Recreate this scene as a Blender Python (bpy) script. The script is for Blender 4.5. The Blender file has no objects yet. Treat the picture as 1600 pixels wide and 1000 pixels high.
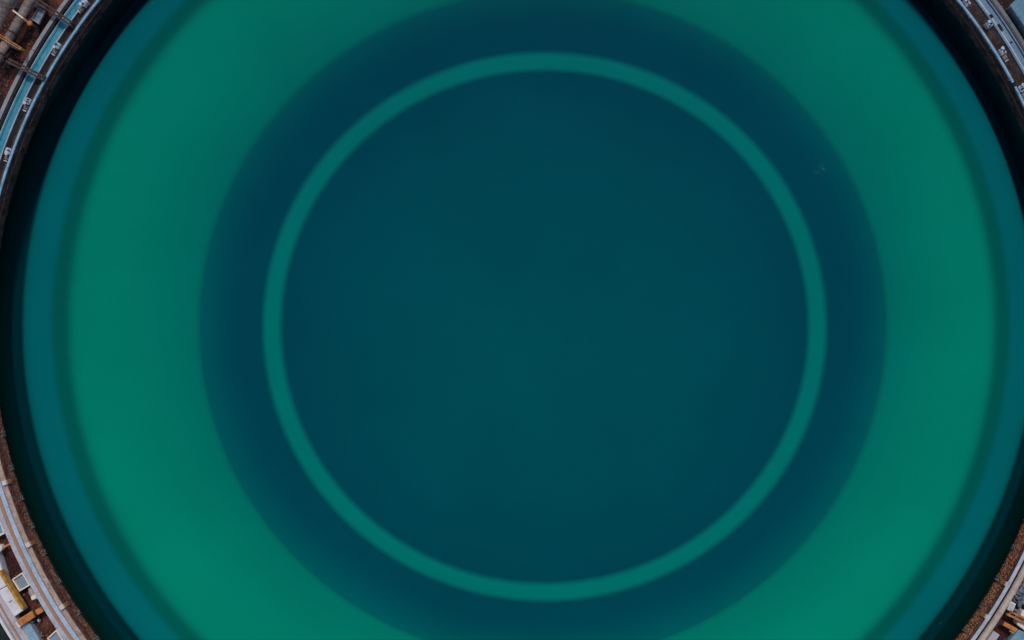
import bpy, bmesh, math, random
from mathutils import Vector, Matrix
random.seed(7)
R = math.radians
C = bpy.context.scene.collection
S = bpy.context.scene

# ------------------------------------------------------------------ survey
M = 0.04            # metres for one picture unit on the water plane
HC = 60.0           # camera height above the water
ASP = 1.0276        # the tank is slightly oval
GX, GY, GA = 824.5, 514.0, 835.0      # oval of the wall foot

def W(px, py, z=0.0):
    k = M*(HC-z)/HC
    return Vector(((px-800)*k, -(py-500)*k, z))
def off(p, z=1.1):
    "metres outside the wall for something seen p units outside the wall foot"
    return ((GA+p)*(HC-z)/HC-GA)*M
def epoint(o, t, z, e=(GX, GY, GA)):
    "point o metres outside the oval e at angle t (degrees, clockwise from +x seen from above)"
    t = R(t)
    a, b = e[2]*M, e[2]/ASP*M
    c = Vector(((e[0]-800)*M, -(e[1]-500)*M, 0))
    p = Vector((a*math.cos(t), -b*math.sin(t), 0))
    n = Vector((b*math.cos(t), -a*math.sin(t), 0)).normalized()
    q = c+p+n*o
    q.z = z
    return q
def edir(t):
    d = epoint(0, t+.05, 0)-epoint(0, t-.05, 0)
    return d.normalized()

# ------------------------------------------------------------------ materials
def nt(name):
    m = bpy.data.materials.new(name); m.use_nodes = True
    n = m.node_tree; n.nodes.clear()
    return m, n.nodes, n.links
def mottled(name, cols, scale=3.0, rough=.8, bump=.3, metal=0.0, detail=8, fine=None, pos=None, bdist=.03, spec=.3):
    m, N, L = nt(name)
    out = N.new('ShaderNodeOutputMaterial'); b = N.new('ShaderNodeBsdfPrincipled')
    L.new(b.outputs[0], out.inputs[0])
    g = N.new('ShaderNodeNewGeometry')
    t = N.new('ShaderNodeTexNoise'); t.inputs['Scale'].default_value = scale
    t.inputs['Detail'].default_value = detail; t.inputs['Roughness'].default_value = .62
    L.new(g.outputs['Position'], t.inputs['Vector'])
    fac = t.outputs['Fac']
    if fine:
        t2 = N.new('ShaderNodeTexNoise'); t2.inputs['Scale'].default_value = fine
        t2.inputs['Detail'].default_value = 4; t2.inputs['Roughness'].default_value = .7
        L.new(g.outputs['Position'], t2.inputs['Vector'])
        mx = N.new('ShaderNodeMath'); mx.operation = 'MULTIPLY_ADD'
        mx.inputs[1].default_value = .5; L.new(t2.outputs['Fac'], mx.inputs[0])
        h = N.new('ShaderNodeMath'); h.operation = 'MULTIPLY'; h.inputs[1].default_value = .5
        L.new(fac, h.inputs[0]); L.new(h.outputs[0], mx.inputs[2]); fac = mx.outputs[0]
    r = N.new('ShaderNodeValToRGB'); e = r.color_ramp.elements
    k = len(cols); pos = pos or [.36+.28*i/(k-1) for i in range(k)]
    while len(e) < k: e.new(.5)
    for i in range(k):
        e[i].position = pos[i]; e[i].color = (*cols[i], 1)
    L.new(fac, r.inputs[0]); L.new(r.outputs[0], b.inputs['Base Color'])
    b.inputs['Roughness'].default_value = rough; b.inputs['Metallic'].default_value = metal
    b.inputs['Specular IOR Level'].default_value = spec
    if bump:
        bp = N.new('ShaderNodeBump'); bp.inputs['Strength'].default_value = bump; bp.inputs['Distance'].default_value = bdist
        L.new(fac, bp.inputs['Height']); L.new(bp.outputs[0], b.inputs['Normal'])
    return m

mat = {}
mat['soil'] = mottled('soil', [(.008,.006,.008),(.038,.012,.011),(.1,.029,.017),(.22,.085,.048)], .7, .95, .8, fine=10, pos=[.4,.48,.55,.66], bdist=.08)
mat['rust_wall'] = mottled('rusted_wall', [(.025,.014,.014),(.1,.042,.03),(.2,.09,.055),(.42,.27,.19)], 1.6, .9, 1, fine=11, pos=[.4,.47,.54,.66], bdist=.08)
mat['rust_orange'] = mottled('orange_rust', [(.12,.04,.02),(.36,.13,.04),(.55,.25,.1)], 4, .85, .5, fine=18)
mat['rust_dark'] = mottled('dark_rust', [(.02,.014,.014),(.06,.033,.03),(.13,.075,.06)], 3, .85, .5, fine=18)
mat['tan'] = mottled('tan_rim', [(.16,.09,.065),(.38,.26,.2),(.55,.42,.34)], 3, .85, .4, fine=15)
mat['tan_pipe'] = mottled('tan_pipe', [(.3,.21,.16),(.46,.35,.28),(.55,.46,.4)], 1.5, .55, .15, fine=10)
mat['white'] = mottled('white_paint', [(.46,.43,.41),(.66,.63,.62),(.76,.74,.73)], 2, .6, .15, fine=12)
mat['cream'] = mottled('cream_frame', [(.55,.42,.28),(.78,.66,.52),(.85,.78,.66)], 3, .65, .15, fine=14)
mat['blue'] = mottled('blue_rail', [(.1,.2,.28),(.2,.38,.5),(.32,.5,.6)], 1.6, .5, .15, fine=12)
mat['pale_blue'] = mottled('pale_blue_steel', [(.24,.3,.36),(.38,.45,.52),(.5,.56,.62)], 1.2, .6, .15, fine=9)
mat['steel_blue'] = mottled('steel_blue_deck', [(.08,.14,.19),(.13,.21,.28),(.2,.29,.36)], 1.0, .6, .2, fine=9)
mat['grey'] = mottled('grey_concrete', [(.17,.17,.18),(.26,.26,.27),(.33,.33,.33)], 2, .9, .3, fine=14)
mat['grey_pipe'] = mottled('grey_pipe', [(.06,.05,.05),(.19,.145,.125),(.45,.3,.22)], .8, .6, .25, fine=7)  # warm light tones paint sunlit highlights, mixed with dirt streaks
mat['light_grey'] = mottled('light_grey_rail', [(.27,.26,.27),(.42,.42,.44),(.55,.54,.55)], 1.8, .55, .15, fine=11)
mat['lilac'] = mottled('pale_path', [(.26,.22,.23),(.42,.38,.4),(.52,.48,.5)], .9, .85, .25, fine=9)
mat['pink'] = mottled('pale_pink_walk', [(.32,.25,.23),(.47,.4,.39),(.52,.5,.53)], .8, .8, .25, fine=9)
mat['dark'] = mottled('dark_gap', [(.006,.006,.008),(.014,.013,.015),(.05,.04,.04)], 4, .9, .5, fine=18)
mat['ochre'] = mottled('ochre_board', [(.2,.08,.015),(.48,.22,.035),(.62,.34,.1)], 3, .7, .3, fine=14)
mat['orange_wood'] = mottled('orange_wood', [(.22,.07,.015),(.5,.17,.035),(.62,.27,.08)], 3, .75, .3, fine=14)
mat['bolts'] = mottled('grey_bracket', [(.06,.055,.05),(.17,.16,.14),(.3,.29,.26)], 5, .8, .3)
mat['panel'] = mottled('slate_panel', [(.14,.17,.22),(.24,.28,.33),(.32,.34,.37)], 1.6, .35, .1, fine=10)
mat['blue_pane'] = mottled('blue_pane', [(.05,.13,.2),(.12,.25,.34),(.3,.42,.5)], 4, .25, .2, fine=14)
mat['slab'] = mottled('blue_grey_slab', [(.12,.22,.28),(.2,.33,.4),(.4,.44,.46)], .8, .6, .2, fine=8)
mat['roof'] = mottled('blue_grey_roof', [(.06,.13,.18),(.1,.2,.27),(.17,.28,.34)], .7, .5, .1, fine=6)
mat['slime'] = mottled('dark_slime', [(.012,.05,.036),(.018,.07,.048)], 2, .95, 0)
mat['crust'] = mottled('flaking_crust', [(.035,.013,.011),(.17,.054,.034),(.33,.12,.07),(.58,.36,.25)], 5, .95, .4, fine=22, pos=[.38,.46,.55,.67])
mat['crust_shaded'] = mottled('shaded_flaking_crust', [(.008,.008,.008),(.025,.02,.019),(.055,.04,.035),(.15,.12,.11)], 5, .95, .4, fine=22, pos=[.38,.47,.56,.68])  # crust and brackets of the north wall, shade put into the colours
mat['crust_orange'] = mottled('orange_flaking_crust', [(.06,.018,.008),(.32,.1,.028),(.58,.21,.065),(.75,.42,.22)], 5, .95, .4, fine=22, pos=[.38,.46,.54,.66])
mat['trough_bed'] = mottled('blue_trough_bed', [(.07,.22,.28),(.13,.31,.38),(.26,.41,.46)], .9, .9, 0, fine=5)
mat['gutter'] = mottled('rusty_gutter', [(.3,.26,.25),(.34,.21,.15),(.4,.19,.1),(.26,.13,.08)], 1.3, .8, .3, fine=9, pos=[.36,.46,.55,.66])
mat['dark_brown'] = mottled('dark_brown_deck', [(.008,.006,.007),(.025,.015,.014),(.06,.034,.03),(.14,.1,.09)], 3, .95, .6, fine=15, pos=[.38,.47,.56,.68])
mat['shaded_wall'] = mottled('shaded_wall', [(.01,.01,.01),(.03,.024,.022),(.07,.048,.04),(.16,.12,.1)], 1.6, .9, 1, fine=11, pos=[.4,.48,.56,.68], bdist=.08)  # north half of the wall, its shade painted into darker colours
mat['dim_grey'] = mottled('dim_grey_concrete', [(.09,.11,.12),(.14,.165,.18),(.2,.22,.23)], 2, .9, .3, fine=14)
mat['red_brown'] = mottled('red_brown_pipe', [(.06,.04,.04),(.13,.07,.06),(.2,.13,.11)], 3, .8, .3, fine=12)
mat['valve_white'] = mottled('weathered_white', [(.2,.2,.23),(.42,.42,.47),(.62,.62,.68)], 5, .7, .4, fine=20)
mat['band_shade'] = mottled('coping_shade_red', [(.02,.01,.01),(.07,.026,.02),(.14,.055,.035),(.3,.17,.12)], 2.5, .9, .8, fine=13, pos=[.38,.47,.56,.7])  # dark red of the shade painted under the coping
mat['pale_stone'] = mottled('pale_stone', [(.45,.34,.29),(.6,.5,.45),(.7,.63,.6)], 4, .8, .3, fine=14)
mat['foam'] = mottled('pale_foam', [(.16,.3,.31),(.3,.42,.42)], 8, .8, 0)
# sunken floors: each cover thins into its neighbour; silt and trench blends paint dimming
def floor_mat(name, c0, c1, var=.06, scale=.12):
    m, N, L = nt(name)
    out = N.new('ShaderNodeOutputMaterial'); b = N.new('ShaderNodeBsdfDiffuse')
    L.new(b.outputs[0], out.inputs[0])
    g = N.new('ShaderNodeNewGeometry')
    t = N.new('ShaderNodeTexNoise'); t.inputs['Scale'].default_value = scale; t.inputs['Detail'].default_value = 5
    L.new(g.outputs['Position'], t.inputs['Vector'])
    at = N.new('ShaderNodeAttribute'); at.attribute_name = 'growth_shade'
    mx = N.new('ShaderNodeMix'); mx.data_type = 'RGBA'
    L.new(at.outputs['Fac'], mx.inputs['Factor'])
    mx.inputs['A'].default_value = (*c0, 1); mx.inputs['B'].default_value = (*c1, 1)
    mr = N.new('ShaderNodeMapRange'); mr.inputs['From Min'].default_value = .3; mr.inputs['From Max'].default_value = .7
    mr.inputs['To Min'].default_value = 1-var; mr.inputs['To Max'].default_value = 1+var
    L.new(t.outputs['Fac'], mr.inputs['Value'])
    vm = N.new('ShaderNodeVectorMath'); vm.operation = 'SCALE'
    L.new(mx.outputs['Result'], vm.inputs[0]); L.new(mr.outputs[0], vm.inputs['Scale'])
    L.new(vm.outputs[0], b.inputs['Color'])
    return m
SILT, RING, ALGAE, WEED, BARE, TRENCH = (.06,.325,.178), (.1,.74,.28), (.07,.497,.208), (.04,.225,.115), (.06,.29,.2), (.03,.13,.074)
DARK = (.05,.275,.167)  # silt darkened in colour in place of deeper water
mat['silt'] = floor_mat('silt_floor', SILT, DARK)
mat['ring'] = floor_mat('pale_ring', RING, DARK, .05)
mat['algae'] = floor_mat('green_algae_floor', ALGAE, WEED)
mat['weed'] = floor_mat('weed_band', WEED, ALGAE)
mat['bare'] = floor_mat('bare_concrete_floor', BARE, WEED)
mat['trench'] = floor_mat('trench_silt', TRENCH, (.006, .022, .018))  # second colour paints the darkening beside the wall

def water_mat(name, sig, dens=1.0, ior=1.1):
    m, N, L = nt(name)
    out = N.new('ShaderNodeOutputMaterial'); mix = N.new('ShaderNodeMixShader')
    tr = N.new('ShaderNodeBsdfTransparent'); gl = N.new('ShaderNodeBsdfGlossy'); gl.inputs['Roughness'].default_value = .03
    fr = N.new('ShaderNodeFresnel'); fr.inputs['IOR'].default_value = ior
    L.new(fr.outputs[0], mix.inputs[0]); L.new(tr.outputs[0], mix.inputs[1]); L.new(gl.outputs[0], mix.inputs[2])
    L.new(mix.outputs[0], out.inputs['Surface'])
    g = N.new('ShaderNodeNewGeometry')
    n = N.new('ShaderNodeTexNoise'); n.inputs['Scale'].default_value = .9; n.inputs['Detail'].default_value = 3
    L.new(g.outputs['Position'], n.inputs['Vector'])
    bp = N.new('ShaderNodeBump'); bp.inputs['Strength'].default_value = .05; bp.inputs['Distance'].default_value = .02
    L.new(n.outputs['Fac'], bp.inputs['Height']); L.new(bp.outputs[0], gl.inputs['Normal'])
    va = N.new('ShaderNodeVolumeAbsorption')
    D = max(sig)
    va.inputs['Density'].default_value = D*dens
    va.inputs['Color'].default_value = (1-sig[0]/D, 1-sig[1]/D, 1-sig[2]/D, 1)
    L.new(va.outputs[0], out.inputs['Volume'])
    return m
mat['water'] = water_mat('tank_water', (2.6, .33, .14))
mat['trough_water'] = water_mat('trough_water', (2.2, .45, .22))

# ------------------------------------------------------------------ object helpers
def obj(name, bm, m, parent=None, smooth=False):
    bmesh.ops.recalc_face_normals(bm, faces=bm.faces)
    me = bpy.data.meshes.new(name); bm.to_mesh(me); bm.free()
    me.materials.append(mat[m] if isinstance(m, str) else m)
    if smooth:
        for p in me.polygons: p.use_smooth = True
        try: me.set_sharp_from_angle(angle=R(40))
        except Exception: pass
    o = bpy.data.objects.new(name, me); C.objects.link(o)
    if parent:
        o.parent = parent
        o.matrix_parent_inverse = Matrix.Translation(-Vector(parent.location))
    return o
def thing(name, label, cat, loc, group=None):
    o = bpy.data.objects.new(name, None); C.objects.link(o); o.location = loc
    o.empty_display_size = .3
    o['label'] = label; o['category'] = cat
    if group: o['group'] = group
    return o
def tag(o, label, cat, group=None):
    o['label'] = label; o['category'] = cat
    if group: o['group'] = group
    return o
def struct(o):
    o['kind'] = 'structure'; return o

def sweep(bm, prof, t0, t1, closed=True, step=.6, e=(GX, GY, GA), wob=0):
    "profile of (metres outside the oval, height) carried along the oval from t0 to t1"
    full = abs(t1-t0) >= 360
    n = max(2, int(abs(t1-t0)/step))
    rows = []
    for i in range(n if full else n+1):
        t = t0+(t1-t0)*i/n
        w = wob*(math.sin(t*3.1)+math.sin(t*7.7+1)) if wob else 0
        rows.append([bm.verts.new(epoint(o+w, t, z, e)) for o, z in prof])
    k = len(prof)
    m = n if full else n
    for i in range(m):
        a, b = rows[i], rows[(i+1) % len(rows)]
        for j in range(k if closed else k-1):
            j2 = (j+1) % k
            bm.faces.new((a[j], a[j2], b[j2], b[j]))
    if closed and not full:
        bm.faces.new(rows[0]); bm.faces.new(rows[-1])
def flat(p0, p1, z0, z1, bv=.015):
    "cross-section of a bar seen from p0 to p1 units outside the wall foot"
    a, b = off(p0, z1), off(p1, z1)
    return [(a, z0), (a, z1-bv), (a+bv, z1), (b-bv, z1), (b, z1-bv), (b, z0)]
def round_(p0, p1, zc, n=12):
    a, b = off(p0, zc), off(p1, zc)
    r = (b-a)/2
    return [((a+b)/2+r*math.cos(2*math.pi*i/n), zc+r*math.sin(2*math.pi*i/n)) for i in range(n)]

def box(bm, c, size, ang=0, bev=.012, tilt=None):
    "box centred on c (Vector), size in metres, ang degrees anticlockwise"
    g = bmesh.ops.create_cube(bm, size=1)
    vs = g['verts']
    mtx = Matrix.Translation(c) @ Matrix.Rotation(R(ang), 4, 'Z')
    if tilt: mtx = mtx @ Matrix.Rotation(R(tilt), 4, 'Y')
    mtx = mtx @ Matrix.Diagonal((*size, 1))
    bmesh.ops.transform(bm, matrix=mtx, verts=vs)
    if bev:
        ed = list({e for v in vs for e in v.link_edges})
        bmesh.ops.bevel(bm, geom=ed, offset=bev, segments=1, affect='EDGES')
def bar(bm, a, b, w, h, bev=.01):
    d = b-a
    ang = math.degrees(math.atan2(d.y, d.x))
    til = -math.degrees(math.atan2(d.z, math.hypot(d.x, d.y)))
    box(bm, (a+b)/2, (d.length, w, h), ang, bev, til)
def tube(bm, a, b, r, n=16, r2=None):
    d = b-a
    q = Vector((0, 0, 1)).rotation_difference(d.normalized()).to_matrix().to_4x4()
    bmesh.ops.create_cone(bm, cap_ends=True, segments=n, radius1=r, radius2=r if r2 is None else r2, depth=d.length,
                          matrix=Matrix.Translation((a+b)/2) @ q)
def quad_prism(bm, pts, z0, z1, bev=.015):
    "prism over a picture-measured footprint whose top is at z1"
    top = [W(x, y, z1) for x, y in pts]
    vb = [bm.verts.new((v.x, v.y, z0)) for v in top]; vt = [bm.verts.new(v) for v in top]
    n = len(pts)
    fs = [bm.faces.new(vt), bm.faces.new(vb[::-1])]
    for i in range(n):
        fs.append(bm.faces.new((vb[i], vb[(i+1) % n], vt[(i+1) % n], vt[i])))
    if bev:
        ed = [e for e in bm.edges if all(f in fs for f in e.link_faces)]
        bmesh.ops.bevel(bm, geom=ed, offset=bev, segments=1, affect='EDGES')
def mk(name, m, parent, f, smooth=False):
    bm = bmesh.new(); f(bm)
    return obj(name, bm, m, parent, smooth)

# ------------------------------------------------------------------ the tank: sunken floor in rings
SLOPE = .008                      # made-up tilt, a little deeper to the north, dimming that side
def ring_ell(a):
    "centre of the floor oval of half-width a, read off the survey"
    T = [(0, 852, 511), (441, 851, 511), (540, 847.5, 510), (725, 830.5, 504.5), (748, 829.5, 504), (793, 826, 508.5), (840, 824.5, 514), (900, 824.5, 514)]
    for (a0, x0, y0), (a1, x1, y1) in zip(T, T[1:]):
        if a <= a1:
            k = (a-a0)/(a1-a0)
            return x0+(x1-x0)*k, y0+(y1-y0)*k
    return T[-1][1:]
def fpoint(a, t, d):
    cx, cy = ring_ell(a)
    z = -d
    p = W(cx+a*math.cos(t), cy+a/ASP*math.sin(t), z)
    p.z = z - SLOPE*p.y
    # keep it under the same sight line after the tilt
    k = (HC-p.z)/(HC-z)
    return Vector((p.x*k, p.y*k, p.z))
def floor_part(name, m, prof, parent, n=288):
    bm = bmesh.new(); rows = []
    gl = []
    for q in prof:
        a, d = q[:2]; gl += [q[2] if len(q) > 2 else 0]*(1 if a == 0 else n)
        if a == 0:
            rows.append([bm.verts.new(fpoint(0, 0, d))])
        else:
            rows.append([bm.verts.new(fpoint(a, 2*math.pi*i/n, d)) for i in range(n)])
    for r0, r1 in zip(rows, rows[1:]):
        for i in range(n):
            j = (i+1) % n
            if len(r0) == 1: bm.faces.new((r0[0], r1[i], r1[j]))
            else: bm.faces.new((r0[i], r1[i], r1[j], r0[j]))
    bmesh.ops.recalc_face_normals(bm, faces=bm.faces)
    if sum(f.normal.z for f in bm.faces) < 0:
        bmesh.ops.reverse_faces(bm, faces=bm.faces)
    me = bpy.data.meshes.new(name); bm.to_mesh(me); bm.free()
    me.materials.append(mat[m])
    ga = me.attributes.new('growth_shade', 'FLOAT', 'POINT')
    for i, v in enumerate(gl): ga.data[i].value = v
    for p in me.polygons: p.use_smooth = True
    o = bpy.data.objects.new(name, me); C.objects.link(o); o.parent = parent
    return o

tank = thing('water_tank', 'huge round rusty walled tank filled with green and blue water', 'tank', (0, 0, 0))
floor_part('tank_floor', 'silt', [(0, 1.76, 0), (150, 1.77, .03), (270, 1.8, .2), (350, 1.86, .5), (395, 1.9, .9), (412, 1.91, 1), (441, 1.92, 1), (472, 1.92, 1), (490, 1.84, .85), (505, 1.72, .6), (520, 1.58, .3), (532, 1.48, .1), (539, 1.45, 0), (546, 1.45, 0)], tank)
floor_part('sunken_ring', 'ring', [(404, 1.95, 1), (408, 1.9, .97), (411.5, 1.885, .6), (415, 1.87, .2), (418, 1.86, 0), (434, 1.86, 0), (437, 1.87, .2), (440.5, 1.885, .6), (444, 1.91, .97), (448, 1.96, 1)], tank)
floor_part('green_shelf', 'algae', [(535, 1.465, .5), (538, 1.43, .26), (541, 1.385, .1), (545, 1.35, .04), (560, 1.3, .01), (580, 1.22, 0), (605, 1.13, 0), (630, 1.06, 0), (655, 1.01, 0), (680, 1.0, 0), (706, 1.0, 0), (714, 1.0, .12), (720, 1.0, .4), (726, 1.0, .8), (731, 1.0, 1)], tank)
floor_part('weed_band', 'weed', [(731, 1.0, 0), (742, 1.0, 0)], tank)
floor_part('outer_ledge', 'bare', [(742, 1.0, 1), (745, 1.0, .85), (750, 1.0, .3), (754, 1.0, 0), (775, 1.0, 0), (784, 1.04, .1), (789, 1.12, .25), (791, 1.3, .5), (794, 2.1, .9)], tank)
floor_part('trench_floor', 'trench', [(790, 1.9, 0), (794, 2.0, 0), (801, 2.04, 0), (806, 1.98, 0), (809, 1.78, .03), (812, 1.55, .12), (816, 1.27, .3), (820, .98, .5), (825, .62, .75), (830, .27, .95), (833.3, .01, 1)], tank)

# wall, seen from inside and above
bm = bmesh.new()
WP = [(0, .02), (0, 1.06), (.02, 1.08), (off(17.5), 1.1), (.3, 1.1), (.34, 1.06), (.34, .02)]
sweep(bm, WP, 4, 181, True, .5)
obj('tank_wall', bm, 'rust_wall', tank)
mk('tank_wall', 'shaded_wall', tank, lambda bm: sweep(bm, WP, 181, 364, True, .5))['label'] = 'wall painted dark for its shade'
bm = bmesh.new(); sweep(bm, [(.004, -5.2), (.004, .018), (.33, .018), (.33, -5.2)], 0, 360, True, .5)
obj('wall_foot', bm, 'slime', tank)
# scale and crust flaking off the wall
def crust(bm, t0, t1, n):
    for i in range(n):
        t = random.uniform(t0, t1); z = random.uniform(-.02, 1.04) if random.random() < .75 else random.uniform(-.03, .12)
        r = random.uniform(.015, .055)*(1.5 if random.random() < .08 else 1)
        d = edir(t); nn = Vector((-d.y, d.x, 0))
        c = epoint(-.005, t, z)
        inn = (c-epoint(.1, t, z)).normalized()
        k = random.randint(4, 6); a0 = random.uniform(0, 6)
        base = [bm.verts.new(c+d*(r*math.cos(a0+j*6.283/k)*random.uniform(.7, 1.5))+Vector((0, 0, r*math.sin(a0+j*6.283/k)*random.uniform(.6, 1.2)))-inn*.02) for j in range(k)]
        tip = bm.verts.new(c+inn*random.uniform(.012, .06)+d*random.uniform(-.02, .02))
        for j in range(k): bm.faces.new((base[j], base[(j+1) % k], tip))
for a, b, n, m in ((183, 222, 1500, 'crust_shaded'), (-44, -17, 1100, 'crust_shaded'), (138, 175, 2600, 'crust'), (18, 42, 2600, 'crust_orange')):
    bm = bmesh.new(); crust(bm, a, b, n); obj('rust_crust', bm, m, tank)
# coping shade painted as a dark red band, south-west; dark edge bands, south-east
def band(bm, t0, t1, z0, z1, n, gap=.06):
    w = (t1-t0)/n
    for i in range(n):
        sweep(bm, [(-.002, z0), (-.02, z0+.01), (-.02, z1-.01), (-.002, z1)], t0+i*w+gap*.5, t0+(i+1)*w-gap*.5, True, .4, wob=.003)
mk('shade_rust_band', 'band_shade', tank, lambda bm: band(bm, 124, 180, .62, 1.05, 17))
mk('shade_rust_band', 'rust_dark', tank, lambda bm: band(bm, 5, 60, .93, 1.06, 16))
mk('shade_rust_band', 'rust_dark', tank, lambda bm: band(bm, 5, 60, .0, .17, 16))
for a0, a1 in ((181, 240), (-62, -2)):
    bm = bmesh.new()
    sweep(bm, [(-.003, .67), (-.035, .68), (-.04, .69), (-.035, .705), (-.003, .71)], a0, a1, True, .4, wob=.006)
    obj('stiffener', bm, 'crust', tank)
# wall coping: tan and crusted in the south-west, dark elsewhere
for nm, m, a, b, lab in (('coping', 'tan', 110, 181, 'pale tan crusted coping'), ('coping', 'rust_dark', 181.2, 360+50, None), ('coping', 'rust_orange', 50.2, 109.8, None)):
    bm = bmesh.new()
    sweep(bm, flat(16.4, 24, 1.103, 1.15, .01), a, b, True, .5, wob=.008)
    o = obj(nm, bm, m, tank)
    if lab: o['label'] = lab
# brackets clipped to the inside of the wall
def bracket(t, m):
    bm = bmesh.new()
    d = edir(t); ang = math.degrees(math.atan2(d.y, d.x))
    for k in (-1, 1):
        box(bm, epoint(-.07, t, .25)+d*(.12*k), (.04, .15, .42), ang, .008)
    box(bm, epoint(-.13, t, .2), (.29, .025, .06), ang, .006)
    box(bm, epoint(-.13, t, .4), (.29, .025, .05), ang, .006)
    obj('bracket', bm, m, tank)
tt = [186+3.45*i for i in range(13)]+[-50+3.6*i for i in range(10)]+[136.5+3.55*i for i in range(12)]+[18+3.5*i for i in range(9)]
for t in tt: bracket(t+random.uniform(-.35, .35), 'crust_shaded' if t > 180 or t < 0 else 'bolts')
# white blocks standing on the coping with a rusty tie down the wall face
for x, y in ((11, 753), (46, 850), (97, 948), (160, 1042), (1571, 911), (1541, 964), (1509, 1012)):
    best = min((i*.1 for i in range(3600)), key=lambda t: (epoint(off(19, 1.3), t, 1.3)-W(x, y, 1.3)).length)
    d = edir(best); ang = math.degrees(math.atan2(d.y, d.x))
    o = mk('support_block', 'pale_stone', tank, lambda bm: box(bm, epoint(off(20, 1.3), best, 1.22), (.29, .28, .26), ang, .03))
    mk('wall_tie', 'rust_orange', o, lambda bm: (box(bm, epoint(-.04, best, .9), (.3, .085, .55), ang, .02), box(bm, epoint(.0, best, 1.2), (.26, .1, .12), ang, .02)))

# water
def disc_solid(zt, zb, o, e=(GX, GY, GA)):
    bm = bmesh.new(); n = 360
    top = [bm.verts.new(epoint(o, i*360/n, zt)) for i in range(n)]
    bot = [bm.verts.new(epoint(o, i*360/n, zb)) for i in range(n)]
    bm.faces.new(top); bm.faces.new(bot[::-1])
    for i in range(n):
        j = (i+1) % n
        bm.faces.new((top[i], top[j], bot[j], bot[i]))
    return bm
struct(obj('water', disc_solid(0, -5.1, .15), 'water'))

# ground round the tank
GZ = .5
bm = bmesh.new()
rings = []
for o in (.345, 1, 2, 3, 4.5, 6.5, 9, 13, 20, 40, 90, 250, 600):
    rings.append([bm.verts.new(epoint(o, i*1.5, GZ+(random.uniform(-.06, .06) if .5 < o < 20 else 0))) for i in range(240)])
for a, b in zip(rings, rings[1:]):
    for i in range(240):
        j = (i+1) % 240
        bm.faces.new((a[i], a[j], b[j], b[i]))
struct(obj('ground', bm, 'soil'))

# ------------------------------------------------------------------ curved rails and walks along the rim
def posts(parent, p, z0, z1, ts, m, r=.045):
    for t in ts:
        mk('post', m, parent, lambda bm: tube(bm, epoint(off(p, z1), t, z0), epoint(off(p, z1), t, z1), r, 10))
def arc_thing(name, label, cat, t0, t1, group=None):
    return thing(name, label, cat, epoint(.6, (t0+t1)/2, GZ), group)

# north-west
t = arc_thing('guard_rail', 'bright blue guard rail curving along the dark rim beside the water trough', 'rail', 176, 240)
mk('rail', 'blue', t, lambda bm: sweep(bm, flat(18.2, 21.9, 1.38, 1.46, .03), 176, 240))
posts(t, 20, 1.15, 1.39, [178+4*i for i in range(16)], 'blue')
tr = arc_thing('water_trough', 'long curved trough of blue water between the rail and the grey kerb', 'trough', 174, 242)
mk('inner_lip', 'lilac', tr, lambda bm: sweep(bm, flat(33.2, 35.2, .3, 1.02), 174, 242))
mk('outer_lip', 'rust_dark', tr, lambda bm: sweep(bm, flat(52.4, 53.8, .3, 1.0), 174, 242))
mk('trough_bed', 'trough_bed', tr, lambda bm: sweep(bm, [(off(35.2, 1.02), .3), (off(35.2, 1.02), .82), (off(52.4, 1.0), .74), (off(52.4, 1.0), .3)], 174, 242))
mk('feed_pipe', 'light_grey', tr, lambda bm: sweep(bm, round_(46.4, 47.8, .95, 8), 174, 242), True)
struct(mk('trough_water', 'trough_water', None, lambda bm: sweep(bm, [(off(35.2, 1.02)+.003, .70), (off(35.2, 1.02)+.003, .97), (off(52.4, 1.0)-.003, .97), (off(52.4, 1.0)-.003, .70)], 174.1, 241.9)))
k = arc_thing('kerb', 'flat grey kerb between the blue water trough and red soil', 'kerb', 176, 240)
mk('kerb_stone', 'grey', k, lambda bm: sweep(bm, flat(55.6, 61.6, .4, .98, .02), 176, 240))
for i in range(8):
    tt0 = 178+8*i
    mk('kerb_joint', 'dark', k, lambda bm: sweep(bm, flat(55.5, 61.7, .7, .984, .002), tt0, tt0+.05))

def twin_beam(name, label, cat, a, b, z, w, gap, m, group=None, h=.16):
    A, B = W(*a, z), W(*b, z)
    d = (B-A).normalized(); n = Vector((-d.y, d.x, 0))
    th = thing(name, label, cat, (A.x, A.y, GZ), group)
    for s in (-1, 1):
        mk('beam', m, th, lambda bm: bar(bm, A+n*(s*gap/2)+d*(.05*s), B+n*(s*gap/2), w, h))
    for f in (.06, .5, .94):
        q = A.lerp(B, f)
        mk('tie_plate', m, th, lambda bm: bar(bm, q-n*gap*.5, q+n*gap*.5, .1, h*.5))
    for f in (.08, .92):
        q = A.lerp(B, f)
        mk('leg', m, th, lambda bm: box(bm, Vector((q.x, q.y, (GZ+z-h/2)/2+.02)), (.12, .12, z-h/2-GZ-.04), math.degrees(math.atan2(d.y, d.x)), .01))
    return th
twin_beam('crossbeam', 'pair of brown crossbeams over the blue trough at the very top edge', 'beam', (56, 0), (113, 38), 1.6, .13, .2, 'rust_dark')
twin_beam('crossbeam', 'pair of dark crossbeams over the trough below the thin orange bars', 'beam', (12, 94), (70, 123), 1.6, .13, .19, 'rust_dark')
twin_beam('orange_bars', 'two thin orange bars side by side lying above red soil', 'bar', (-14, 48), (34, 77), 2.0, .055, .12, 'orange_wood', h=.07)
A, B = W(20, 16, 2.0), W(47, 37, 1.7)
t = thing('steel_bar', 'pale tan steel bar with a rusty clamp reaching off two grey pipes', 'bar', (A.x, A.y, GZ))
mk('rod', 'cream', t, lambda bm: bar(bm, A, A.lerp(B, .6), .09, .09))
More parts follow.
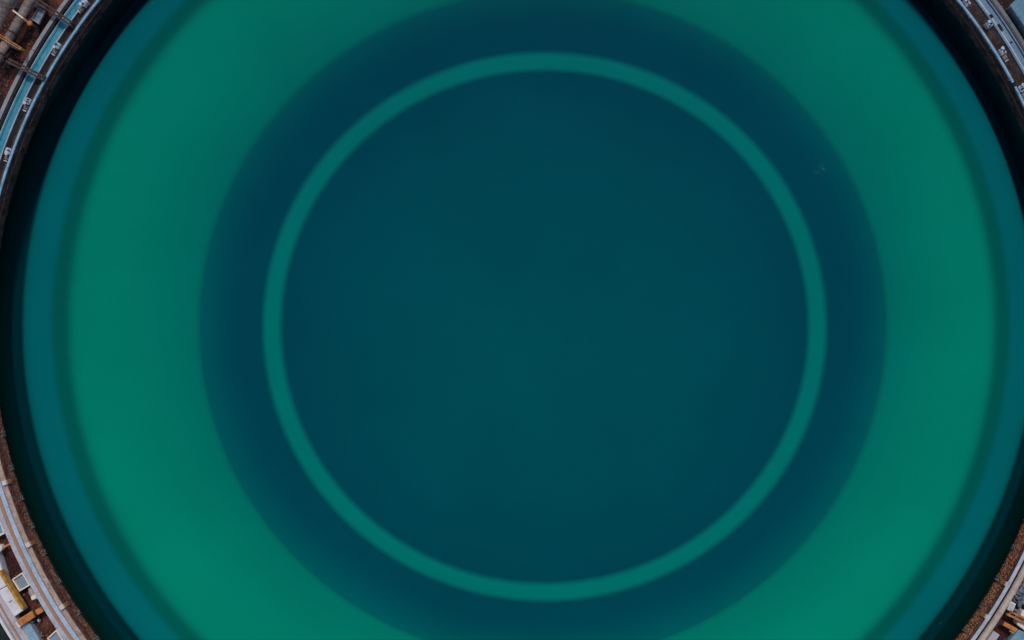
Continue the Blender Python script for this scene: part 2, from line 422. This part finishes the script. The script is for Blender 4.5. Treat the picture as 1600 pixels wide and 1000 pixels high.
mk('rod', 'rust_orange', t, lambda bm: bar(bm, A.lerp(B, .6), B, .13, .1))
mk('clamp', 'rust_orange', t, lambda bm: (box(bm, B, (.26, .2, .2), 30, .03), box(bm, B+Vector((.08, -.08, .1)), (.1, .12, .14), 60, .02), box(bm, B+Vector((.05, .13, .02)), (.2, .06, .1), -20, .02)))
mk('leg', 'rust_dark', t, lambda bm: box(bm, Vector((B.x, B.y, (GZ+1.6)/2)), (.12, .12, 1.6-GZ-.02), 30))
# grey pipes in the corner
for nm, lab, a, b, z, r in (('pipeline', 'thick grey pipeline cut off by the top left corner', (23, -22), (-30, 82), 2.0, .37),
                            ('pipeline', 'thinner grey pipeline beside the thick one in the corner', (60, -22), (-6, 94), 1.6, .26)):
    A, B = W(*a, z), W(*b, z); d = (B-A).normalized()
    t = thing(nm, lab, 'pipe', ((A.x+B.x)/2, (A.y+B.y)/2, GZ))
    mk('pipe', 'grey_pipe', t, lambda bm: tube(bm, A, B, r, 28), True)
    for f in (.12, .62, .9):
        q = A.lerp(B, f)
        mk('collar', 'rust_dark', t, lambda bm: tube(bm, q-d*.05, q+d*.05, r+.035, 28), True)
    for f in (.2, .75):
        q = A.lerp(B, f)
        mk('saddle', 'grey', t, lambda bm: box(bm, Vector((q.x, q.y, (GZ+z-r)/2+.03)), (.3, r*1.9, z-r-GZ+.1), math.degrees(math.atan2(d.y, d.x))))
# glazed hatch
def framed(name, label, cat, pts, z0, z1, fm, pm, group=None, lip=.06, sill=.09):
    cx = sum(p[0] for p in pts)/4; cy = sum(p[1] for p in pts)/4
    c = W(cx, cy, z1)
    th = thing(name, label, cat, (c.x, c.y, z0), group)
    mk('housing', 'rust_dark' if fm != 'white' else 'grey', th, lambda bm: quad_prism(bm, [(cx+(x-cx)*.9, cy+(y-cy)*.9) for x, y in pts], z0, z1-.12))
    T = [W(x, y, z1) for x, y in pts]
    def fr(bm):
        for i in range(4):
            a, b = T[i], T[(i+1) % 4]
            d = (b-a).normalized()
            ins = d.cross(Vector((0, 0, 1)))
            cc = (c-(a+b)/2)
            if ins.dot(cc) < 0: ins = -ins
            sh = .5*sill
            bar(bm, a+ins*sh+(d*0 if i % 2 else d*.002)+(d*sill if i % 2 else d*0), b+ins*sh-(d*sill if i % 2 else d*0), sill, .16, .01)
    mk('frame', fm, th, fr)
    k = 1-1.6*sill/((T[0]-T[2]).length*.7)
    mk('panel', pm, th, lambda bm: quad_prism(bm, [(cx+(x-cx)*k, cy+(y-cy)*k) for x, y in pts], z1-.115, z1-lip, .004))
    return th
framed('glazed_hatch', 'small blue glazed hatch in a tan frame beside brown crossbeams', 'hatch', [(60, 12), (71, 17), (61, 38), (49, 30)], GZ, 1.05, 'tan', 'blue_pane', sill=.06)

# valve boxes in the dark slot behind the rail
def valve(px, py, label, t_long=.36, extra=True, group='white valve boxes behind the rail', m='valve_white', twin=False):
    best = min((i*.1 for i in range(3600)), key=lambda t: (epoint(off(28, 1.4), t, 1.4)-W(px, py, 1.4)).length)
    d = edir(best); ang = math.degrees(math.atan2(d.y, d.x))
    c = W(px, py, 1.45)
    th = thing('valve_box', label, 'valve box', (c.x, c.y, 1.1), group)
    n = Vector((-d.y, d.x, 0))
    zc = 1.3
    mk('body', m, th, lambda bm: box(bm, Vector((c.x, c.y, zc)), (t_long, .34, .36), ang, .03))
    mk('lid', 'valve_white', th, lambda bm: box(bm, Vector((c.x, c.y, zc+.2)), (t_long*.7, .24, .05), ang, .015))
    def fit(bm):
        for i in range(random.randint(3, 5)):
            q = Vector((c.x, c.y, zc+.24))+d*random.uniform(-.12, .12)*t_long/.36+n*random.uniform(-.1, .1)
            box(bm, q, (random.uniform(.04, .1), random.uniform(.04, .14), random.uniform(.04, .12)), ang+random.uniform(-20, 20), .008)
    mk('fitting', random.choice(('dark', 'rust_dark')), th, fit)
    q = Vector((c.x, c.y, zc+.2))-d*(t_long*.5-.02)+n*random.uniform(-.08, .08)
    mk('spindle', 'pale_blue', th, lambda bm: (tube(bm, q-Vector((0, 0, .3)), q+Vector((0, 0, .12)), .03, 10), tube(bm, q+Vector((0, 0, .1)), q+Vector((0, 0, .13)), .1, 14)), True)
    if extra:
        q = Vector((c.x, c.y, 1.2))+d*(t_long*.5+.2)*(1 if extra is True else extra)
        mk('pipe_stub', 'grey_pipe', th, lambda bm: (box(bm, q, (.26, .28, .26), ang, .03), tube(bm, q+n*.1+Vector((0, 0, .1)), q-n*.1+Vector((0, 0, .1)), .06, 10)))
        q2 = q+d*.22*(1 if extra is True else extra)
        mk('stub_cap', 'valve_white', th, lambda bm: box(bm, q2+Vector((0, 0, .05)), (.07, .24, .16), ang, .02))
    return th
# dark deck in the slot
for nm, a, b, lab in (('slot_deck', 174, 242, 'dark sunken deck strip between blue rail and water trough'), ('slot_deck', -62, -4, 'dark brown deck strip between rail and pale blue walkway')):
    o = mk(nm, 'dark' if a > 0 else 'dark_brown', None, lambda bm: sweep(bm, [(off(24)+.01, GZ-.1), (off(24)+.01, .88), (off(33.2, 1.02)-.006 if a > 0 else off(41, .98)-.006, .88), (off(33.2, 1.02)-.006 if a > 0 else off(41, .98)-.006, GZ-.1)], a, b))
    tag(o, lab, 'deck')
def near_t(px, py):
    return min((i*.1 for i in range(3600)), key=lambda t: (epoint(off(28, 1.4), t, 1.4)-W(px, py, 1.4)).length)
valve(131, 4, 'white valve box by the blue rail, right at the top edge above the crossbeams', .42, -1)
valve(89, 71, 'white valve box with grey pipe stub between the two brown crossbeams', .36, -1)
valve(43, 158, 'white valve box just below the lower dark crossbeams by the trough', .38, -1)
valve(12, 236, 'lowest white valve box by the trough, near the left edge', .4, -1)

# north-east
t = arc_thing('guard_rail', 'pale blue guard rail along the dark rim under the row of valve boxes, top right', 'rail', -62, -4)
mk('rail', 'blue', t, lambda bm: sweep(bm, flat(18.8, 22.6, 1.38, 1.46, .03), -62, -27.6))
mk('rail', 'blue', t, lambda bm: sweep(bm, flat(18.8, 22.6, 1.38, 1.46, .03), -27.1, -4))
mk('joint', 'dark', t, lambda bm: sweep(bm, flat(17.6, 25, 1.3, 1.42, .03), -27.9, -26.9))
posts(t, 20, 1.15, 1.39, [-60+4*i for i in range(14)], 'blue')
w = arc_thing('walkway', 'steel blue walkway plate with dark openings beside the valve boxes, top right', 'walkway', -62, -4)
mk('deck', 'steel_blue', w, lambda bm: sweep(bm, flat(41, 54, .4, .98, .02), -62, -4))
mk('deck_seam', 'pale_blue', w, lambda bm: sweep(bm, flat(44, 46, .9, .99, .005), -62, -4))
for px, py, lx in ((1549, 25, .24), (1563, 43, .5), (1580, 66, .1)):
    a = near_t(px, py)
    d = edir(a); ang = math.degrees(math.atan2(d.y, d.x))
    c = W(px, py, .995)
    mk('opening', 'dark', w, lambda bm: box(bm, c, (lx, .18, .03), ang, .005))
tag(mk('pipe', 'steel_blue', None, lambda bm: sweep(bm, round_(55, 58, 1.0), -62, -4), True), 'thin blue pipe running along the outer side of the walkway, top right', 'pipe')
tag(mk('pipe', 'red_brown', None, lambda bm: sweep(bm, round_(58.6, 61.2, .95), -62, -4), True), 'thin red brown pipe between the blue pipe and grey kerb', 'pipe')
k = arc_thing('kerb', 'grey kerb beyond the red brown pipe, facing the blue shed', 'kerb', -62, -4)
mk('kerb_stone', 'dim_grey', k, lambda bm: sweep(bm, flat(62, 68, .4, .95, .02), -62, -4))
valve(1511, 4, 'white valve box at the top edge beside the pale blue walkway', .42, False)
valve(1546, 38, 'pale blue white valve box, second down the row beside the walkway', .34, False)
valve(1567, 80, 'white valve box with a raised handle, third down the row beside the walkway', .4, 1)
valve(1597, 138, 'white valve box at the right edge, lowest of its row', .4, 1)
t = thing('shed', 'blue grey metal roofed shed in the top right corner', 'shed', W(1610, 0, GZ))
pts = [(1578, 8), (1600, -12), (1660, 50), (1632, 86)]
cx = sum(p[0] for p in pts)/4; cy = sum(p[1] for p in pts)/4
mk('wall', 'dim_grey', t, lambda bm: quad_prism(bm, [(cx+(x-cx)*.93, cy+(y-cy)*.93) for x, y in pts], GZ, 1.3))
mk('roof', 'roof', t, lambda bm: quad_prism(bm, pts, 1.3, 1.42, .04))
def ribs(bm):
    P = [W(x, y, 1.43) for x, y in pts]
    for i in range(1, 12):
        f = i/12
        bar(bm, P[0].lerp(P[3], f), P[1].lerp(P[2], f), .05, .04, .008)
mk('roof_rib', 'roof', t, ribs)

# south-west
w = arc_thing('walkway', 'pale blue curved walkway with a rusty gutter down its middle', 'walkway', 128, 176)
mk('inner_plate', 'pale_blue', w, lambda bm: sweep(bm, flat(25.4, 32.5, .4, 1.18, .03), 128, 176))
mk('outer_plate', 'light_grey', w, lambda bm: sweep(bm, flat(38.1, 45.6, .4, 1.16, .03), 128, 176))
mk('gutter', 'gutter', w, lambda bm: sweep(bm, flat(32.6, 38, .4, 1.14, .01), 128, 176))
framed('skylight_box', 'white framed grey box cut off by the left edge', 'box', [(-14, 806), (-2, 796), (9, 833), (-8, 842)], GZ, .95, 'white', 'panel', sill=.13)
framed('skylight_box', 'cream framed slate box between the white container and the curved walkway', 'box', [(19, 905), (36, 893.5), (48, 914), (31, 924)], GZ, .95, 'cream', 'panel', sill=.08)
framed('skylight_box', 'cream framed slate box at the bottom edge beside the curved walkway', 'box', [(74, 997), (89, 983), (104, 1006), (88, 1018)], GZ, .95, 'cream', 'panel', sill=.08)
A, B = W(2, 857, 1.2), W(17, 849, 1.1)
t = thing('lever', 'orange lever with a round white cup at the left edge', 'lever', (A.x, A.y, GZ))
mk('arm', 'orange_wood', t, lambda bm: bar(bm, A, B, .13, .1, .02))
mk('cup', 'white', t, lambda bm: (tube(bm, A+Vector((-.12, .02, -.3)), A+Vector((-.12, .02, .1)), .2, 18), tube(bm, A+Vector((-.12, .02, .08)), A+Vector((-.12, .02, .14)), .22, 18, .17)), True)
mk('leg', 'rust_dark', t, lambda bm: tube(bm, Vector((A.x-.12, A.y+.02, GZ-.05)), A+Vector((-.12, .02, -.28)), .06, 10))
# white container with an ochre board
t = thing('container', 'long white container with an ochre board along one side', 'container', W(0, 915, GZ))
mk('panel', 'white', t, lambda bm: quad_prism(bm, [(-36, 862), (-16, 850), (-4, 868), (-21, 882)], GZ, 1.15, .03))
mk('panel', 'white', t, lambda bm: quad_prism(bm, [(-20.6, 882.8), (-3.6, 868.8), (10.5, 915), (-4, 922.5)], GZ, 1.15, .03))
mk('panel', 'white', t, lambda bm: quad_prism(bm, [(-3.6, 923.4), (10.8, 916), (36, 954), (22, 964)], GZ, 1.16, .03))
mk('side_board', 'ochre', t, lambda bm: bar(bm, W(1.5, 891, 1.16), W(38.6, 950, 1.16), .15, .5, .02))
mk('latch', 'steel_blue', t, lambda bm: bar(bm, W(14, 941, 1.18), W(18, 938, 1.18), .05, .05, .005))
# bollard
t = thing('bollard', 'short tan square bollard beside the slate box and walkway', 'bollard', W(53, 930, GZ))
mk('shaft', 'tan', t, lambda bm: bar(bm, W(48, 919, .9), W(55, 932, 1.1), .2, .3, .02))
mk('cap', 'cream', t, lambda bm: box(bm, W(54, 933, 1.15), (.3, .24, .32), 20, .03))
mk('foot', 'grey', t, lambda bm: box(bm, W(52, 927, GZ+.15), (.34, .5, .3), 30, .02))
# chute
t = thing('chute', 'orange wooden chute with a white end below the white container', 'chute', W(47, 963, GZ))
mk('tray', 'orange_wood', t, lambda bm: bar(bm, W(31, 973, 1.2), W(53, 959, 1.2), .44, .2, .03))
mk('spout', 'orange_wood', t, lambda bm: bar(bm, W(57, 957, 1.18), W(66, 952, 1.18), .34, .18, .03))
mk('neck', 'rust_dark', t, lambda bm: bar(bm, W(52, 960, 1.14), W(58, 957, 1.14), .22, .14, .02))
mk('end_board', 'white', t, lambda bm: bar(bm, W(26.8, 971.5, 1.22), W(32, 979.5, 1.22), .1, .3, .02))
for q in ((36, 970), (62, 954.5)):
    mk('leg', 'rust_dark', t, lambda bm: box(bm, W(*q, (GZ+1.1)/2), (.14, .14, 1.1-GZ), 30))
t = thing('motor', 'small dark motor on grey feet below the orange chute', 'motor', W(57, 970, GZ))
mk('body', 'dark', t, lambda bm: tube(bm, W(53, 968, .75), W(63, 964, .75), .13, 14), True)
mk('flange', 'light_grey', t, lambda bm: tube(bm, W(60, 969.5, .8), W(62.5, 968.5, .8), .11, 12), True)
mk('foot', 'light_grey', t, lambda bm: bar(bm, W(48, 972.5, .66), W(55, 969.5, .66), .1, .12, .02))
# slab and further walk
tag(mk('slab', 'slab', None, lambda bm: quad_prism(bm, [(30, 968), (46, 974), (76, 1024), (40, 1034)], GZ-.1, .95, .03)), 'blue grey concrete slab under the orange chute', 'slab')
w = arc_thing('walkway', 'pale pink walkway with a rusty seam, across the bottom left corner', 'walkway', 128, 172)
mk('inner_plate', 'pink', w, lambda bm: sweep(bm, flat(90, 100, .3, 1.0, .03), 128, 172))
mk('seam', 'gutter', w, lambda bm: sweep(bm, flat(100.1, 102.9, .3, .94, .01), 128, 172))
mk('outer_plate', 'pink', w, lambda bm: sweep(bm, flat(103, 107, .3, .98, .03), 128, 172))
tag(mk('beam', 'white', None, lambda bm: sweep(bm, flat(110.5, 114.5, .3, 1.1, .02), 128, 172)), 'thin white beam outside the pink walkway, bottom left corner', 'beam')
mat['moss'] = mottled('dark_moss', [(.006,.01,.009),(.012,.022,.016),(.03,.04,.03)], 3, .95, .5, fine=15)
o = mk('moss', 'moss', None, lambda bm: sweep(bm, flat(115, 150, .4, .62, .05), 130, 170)); o['kind'] = 'stuff'
tag(o, 'dark green moss beyond the thin white beam', 'moss')

# south-east
t = arc_thing('guard_rail', 'light grey guard rail along the orange rusted rim, bottom right', 'rail', 6, 56)
mk('rail', 'light_grey', t, lambda bm: sweep(bm, flat(18.4, 24, 1.3, 1.38, .03), 6, 56))
posts(t, 21, 1.15, 1.31, [8+4*i for i in range(12)], 'light_grey')
t = arc_thing('pipeline', 'tan pipeline curving beside the light grey rail, bottom right', 'pipe', 6, 56)
mk('pipe', 'tan_pipe', t, lambda bm: sweep(bm, round_(26.2, 36, 1.15, 18), 6, 56), True)
for a in (10, 17, 45, 52):
    mk('collar', 'tan', t, lambda bm: sweep(bm, round_(25.8, 36.4, 1.15, 18), a, a+.25), True)
for a in [8+5*i for i in range(10)]:
    mk('saddle', 'grey', t, lambda bm: sweep(bm, flat(28, 34, GZ-.05, 1.0), a, a+.4))
tag(mk('path', 'lilac', None, lambda bm: sweep(bm, flat(39, 51, .3, .72, .03), 33.6, 56)), 'pale lilac concrete strip beside the tan pipeline', 'path')
t = thing('junction_box', 'small white upright box between the tan pipeline and orange beams', 'box', W(1582, 948, GZ))
mk('body', 'white', t, lambda bm: quad_prism(bm, [(1579, 940), (1588, 944), (1582, 957), (1574, 953)], GZ, 1.15, .03))
mk('lid', 'light_grey', t, lambda bm: quad_prism(bm, [(1580, 942.5), (1586, 945), (1581.5, 954), (1577, 951.5)], 1.15, 1.18, .01))
twin_beam('crossbeam', 'pair of orange brown beams behind the small white box', 'beam', (1575, 957), (1625, 981), 1.2, .13, .24, 'rust_orange', h=.2)
t = thing('board', 'short tan orange board below the pair of orange beams', 'board', W(1578, 980, GZ))
mk('plank', 'orange_wood', t, lambda bm: bar(bm, W(1568, 974, 1.1), W(1588, 985, 1.1), .26, .12, .02))
mk('plank', 'tan', t, lambda bm: bar(bm, W(1577, 985, 1.0), W(1584, 989, 1.0), .12, .1, .02))
mk('block', 'rust_dark', t, lambda bm: box(bm, W(1577, 980, .75), (.3, .2, .52), -28))
t = thing('block', 'large beige block at the right edge beside the orange beams', 'block', W(1600, 975, GZ))
mk('body', 'cream', t, lambda bm: quad_prism(bm, [(1598, 953), (1618, 962), (1610, 992), (1589, 976)], GZ, 1.05, .04))
mk('strap', 'rust_orange', t, lambda bm: bar(bm, W(1592, 966, 1.07), W(1614, 978, 1.07), .08, .04, .01))
tag(mk('slab', 'slab', None, lambda bm: quad_prism(bm, [(1577, 1002), (1592, 984), (1630, 1000), (1612, 1040)], GZ-.1, .85, .03)), 'blue grey concrete slab in the bottom right corner', 'slab')
# loose heaps
mat['rubble'] = mottled('blue_grey_rubble', [(.03,.04,.055),(.12,.14,.18),(.3,.31,.34)], 3, .9, .5, fine=14)
mat['brown_rubble'] = mottled('brown_rubble', [(.03,.015,.012),(.12,.05,.035),(.3,.17,.12)], 3, .9, .5, fine=14)
def heap(name, label, m, px, py, rx, ry, n, s):
    bm = bmesh.new()
    for i in range(n):
        x, y = random.gauss(px, rx), random.gauss(py, ry)
        c = W(x, y, GZ+random.uniform(.0, .25)); k = s*random.uniform(.5, 1.5)
        g = bmesh.ops.create_icosphere(bm, subdivisions=1, radius=k)
        for v in g['verts']: v.co = v.co*random.uniform(.75, 1.15)
        bmesh.ops.transform(bm, matrix=Matrix.Translation(c) @ Matrix.Rotation(random.uniform(0, 6), 4, 'Z') @ Matrix.Diagonal((1.3, .8, .7, 1)), verts=g['verts'])
    o = obj(name, bm, m); o['kind'] = 'stuff'
    tag(o, label, 'rubble')
heap('rubble', 'blue grey rubble between the tan pipeline and the right edge', 'rubble', 1598, 925, 7, 12, 150, .13)
heap('rubble', 'brown rubble on red soil above the dark crossbeams', 'brown_rubble', 14, 94, 7, 5, 70, .07)
heap('rubble', 'orange brown rubble on the soil below the small motor', 'brown_rubble', 68, 990, 6, 6, 60, .06)

# loose stones on the soil
bm = bmesh.new()
def stones(x0, x1, y0, y1, n):
    for i in range(n):
        x, y = random.uniform(x0, x1), random.uniform(y0, y1)
        c = W(x, y, GZ)
        if ((x-GX)/(GA+50))**2+((y-GY)*ASP/(GA+50))**2 < 1: continue
        k = random.choice((.02, .03, .03, .045, .07))
        g = bmesh.ops.create_icosphere(bm, subdivisions=1, radius=k)
        for v in g['verts']: v.co = v.co*random.uniform(.7, 1.2)
        bmesh.ops.transform(bm, matrix=Matrix.Translation(c+Vector((0, 0, k*.3))) @ Matrix.Rotation(random.uniform(0, 6), 4, 'Z') @ Matrix.Diagonal((1.4, .9, .7, 1)), verts=g['verts'])
stones(-20, 110, -20, 240, 1100); stones(-20, 110, 760, 1030, 900); stones(1540, 1630, -20, 120, 300); stones(1540, 1630, 850, 1030, 350)
o = obj('gravel', bm, 'brown_rubble'); o['kind'] = 'stuff'
tag(o, 'reddish brown gravel scattered over the dark soil', 'gravel')

# flecks afloat
fl = [(1287, 264, 0.040, 'brightest pale fleck floating over the dark ring, right of centre'), (1284, 258, 0.028, 'small pale fleck floating just above the brightest one'),
      (1272, 268, 0.024, 'faint fleck floating left of the brightest one'), (1247, 483, 0.024, 'faint lone fleck floating inside the pale ring, right side'),
      (1573, 732, 0.024, 'faint fleck floating near the right edge of the water'), (1469, 974, 0.032, 'pale fleck floating by the bottom right rim'),
      (1281, 261, .022, 'tiny fleck floating just left of the two paler ones'), (1278, 270, .026, 'faint fleck floating below and left of the brightest one'),
      (1290, 268, .022, 'tiny fleck floating just below and right of the brightest one'), (239, 4, 0.028, 'pale fleck floating near the top left rim')]
for x, y, r, lab in fl:
    c = W(x, y, 0)
    bm = bmesh.new()
    vs = [bm.verts.new(c+Vector((r*random.uniform(.6, 1.3)*math.cos(i*.7854), r*random.uniform(.5, 1)*math.sin(i*.7854), .012))) for i in range(8)]
    f = bm.faces.new(vs)
    ex = bmesh.ops.extrude_face_region(bm, geom=[f])
    for v in ex['geom']:
        if isinstance(v, bmesh.types.BMVert): v.co = c+(v.co-c)*.8; v.co.z = .02
    tag(obj('foam_fleck', bm, 'foam'), lab, 'foam', 'pale flecks afloat')

# ------------------------------------------------------------------ light, sky, camera
EL, AZ = 60, 4
wd = bpy.data.worlds.new('World'); S.world = wd; wd.use_nodes = True
N, L = wd.node_tree.nodes, wd.node_tree.links
bg = N['Background']; sk = N.new('ShaderNodeTexSky'); sk.sky_type = 'NISHITA'; sk.sun_disc = False
sk.sun_elevation = R(EL); sk.sun_rotation = R(AZ)
L.new(sk.outputs[0], bg.inputs[0]); bg.inputs[1].default_value = .12
sun = bpy.data.lights.new('sun', 'SUN'); sun.energy = 1.5; sun.angle = R(8); sun.color = (1, .91, .79)
so = bpy.data.objects.new('sun', sun); C.objects.link(so); so.rotation_euler = (-R(90-EL), 0, -R(AZ)); so.location = (0, 30, 60)
cam = bpy.data.cameras.new('camera'); cam.sensor_width = 36; cam.lens = 36*HC/(1600*M); cam.clip_end = 2000
co = bpy.data.objects.new('camera', cam); C.objects.link(co); co.location = (0, 0, HC)
S.camera = co
S.view_settings.view_transform = 'Standard'; S.view_settings.look = 'None'; S.view_settings.exposure = .12; S.view_settings.gamma = 1
S.cycles.transparent_max_bounces = 16
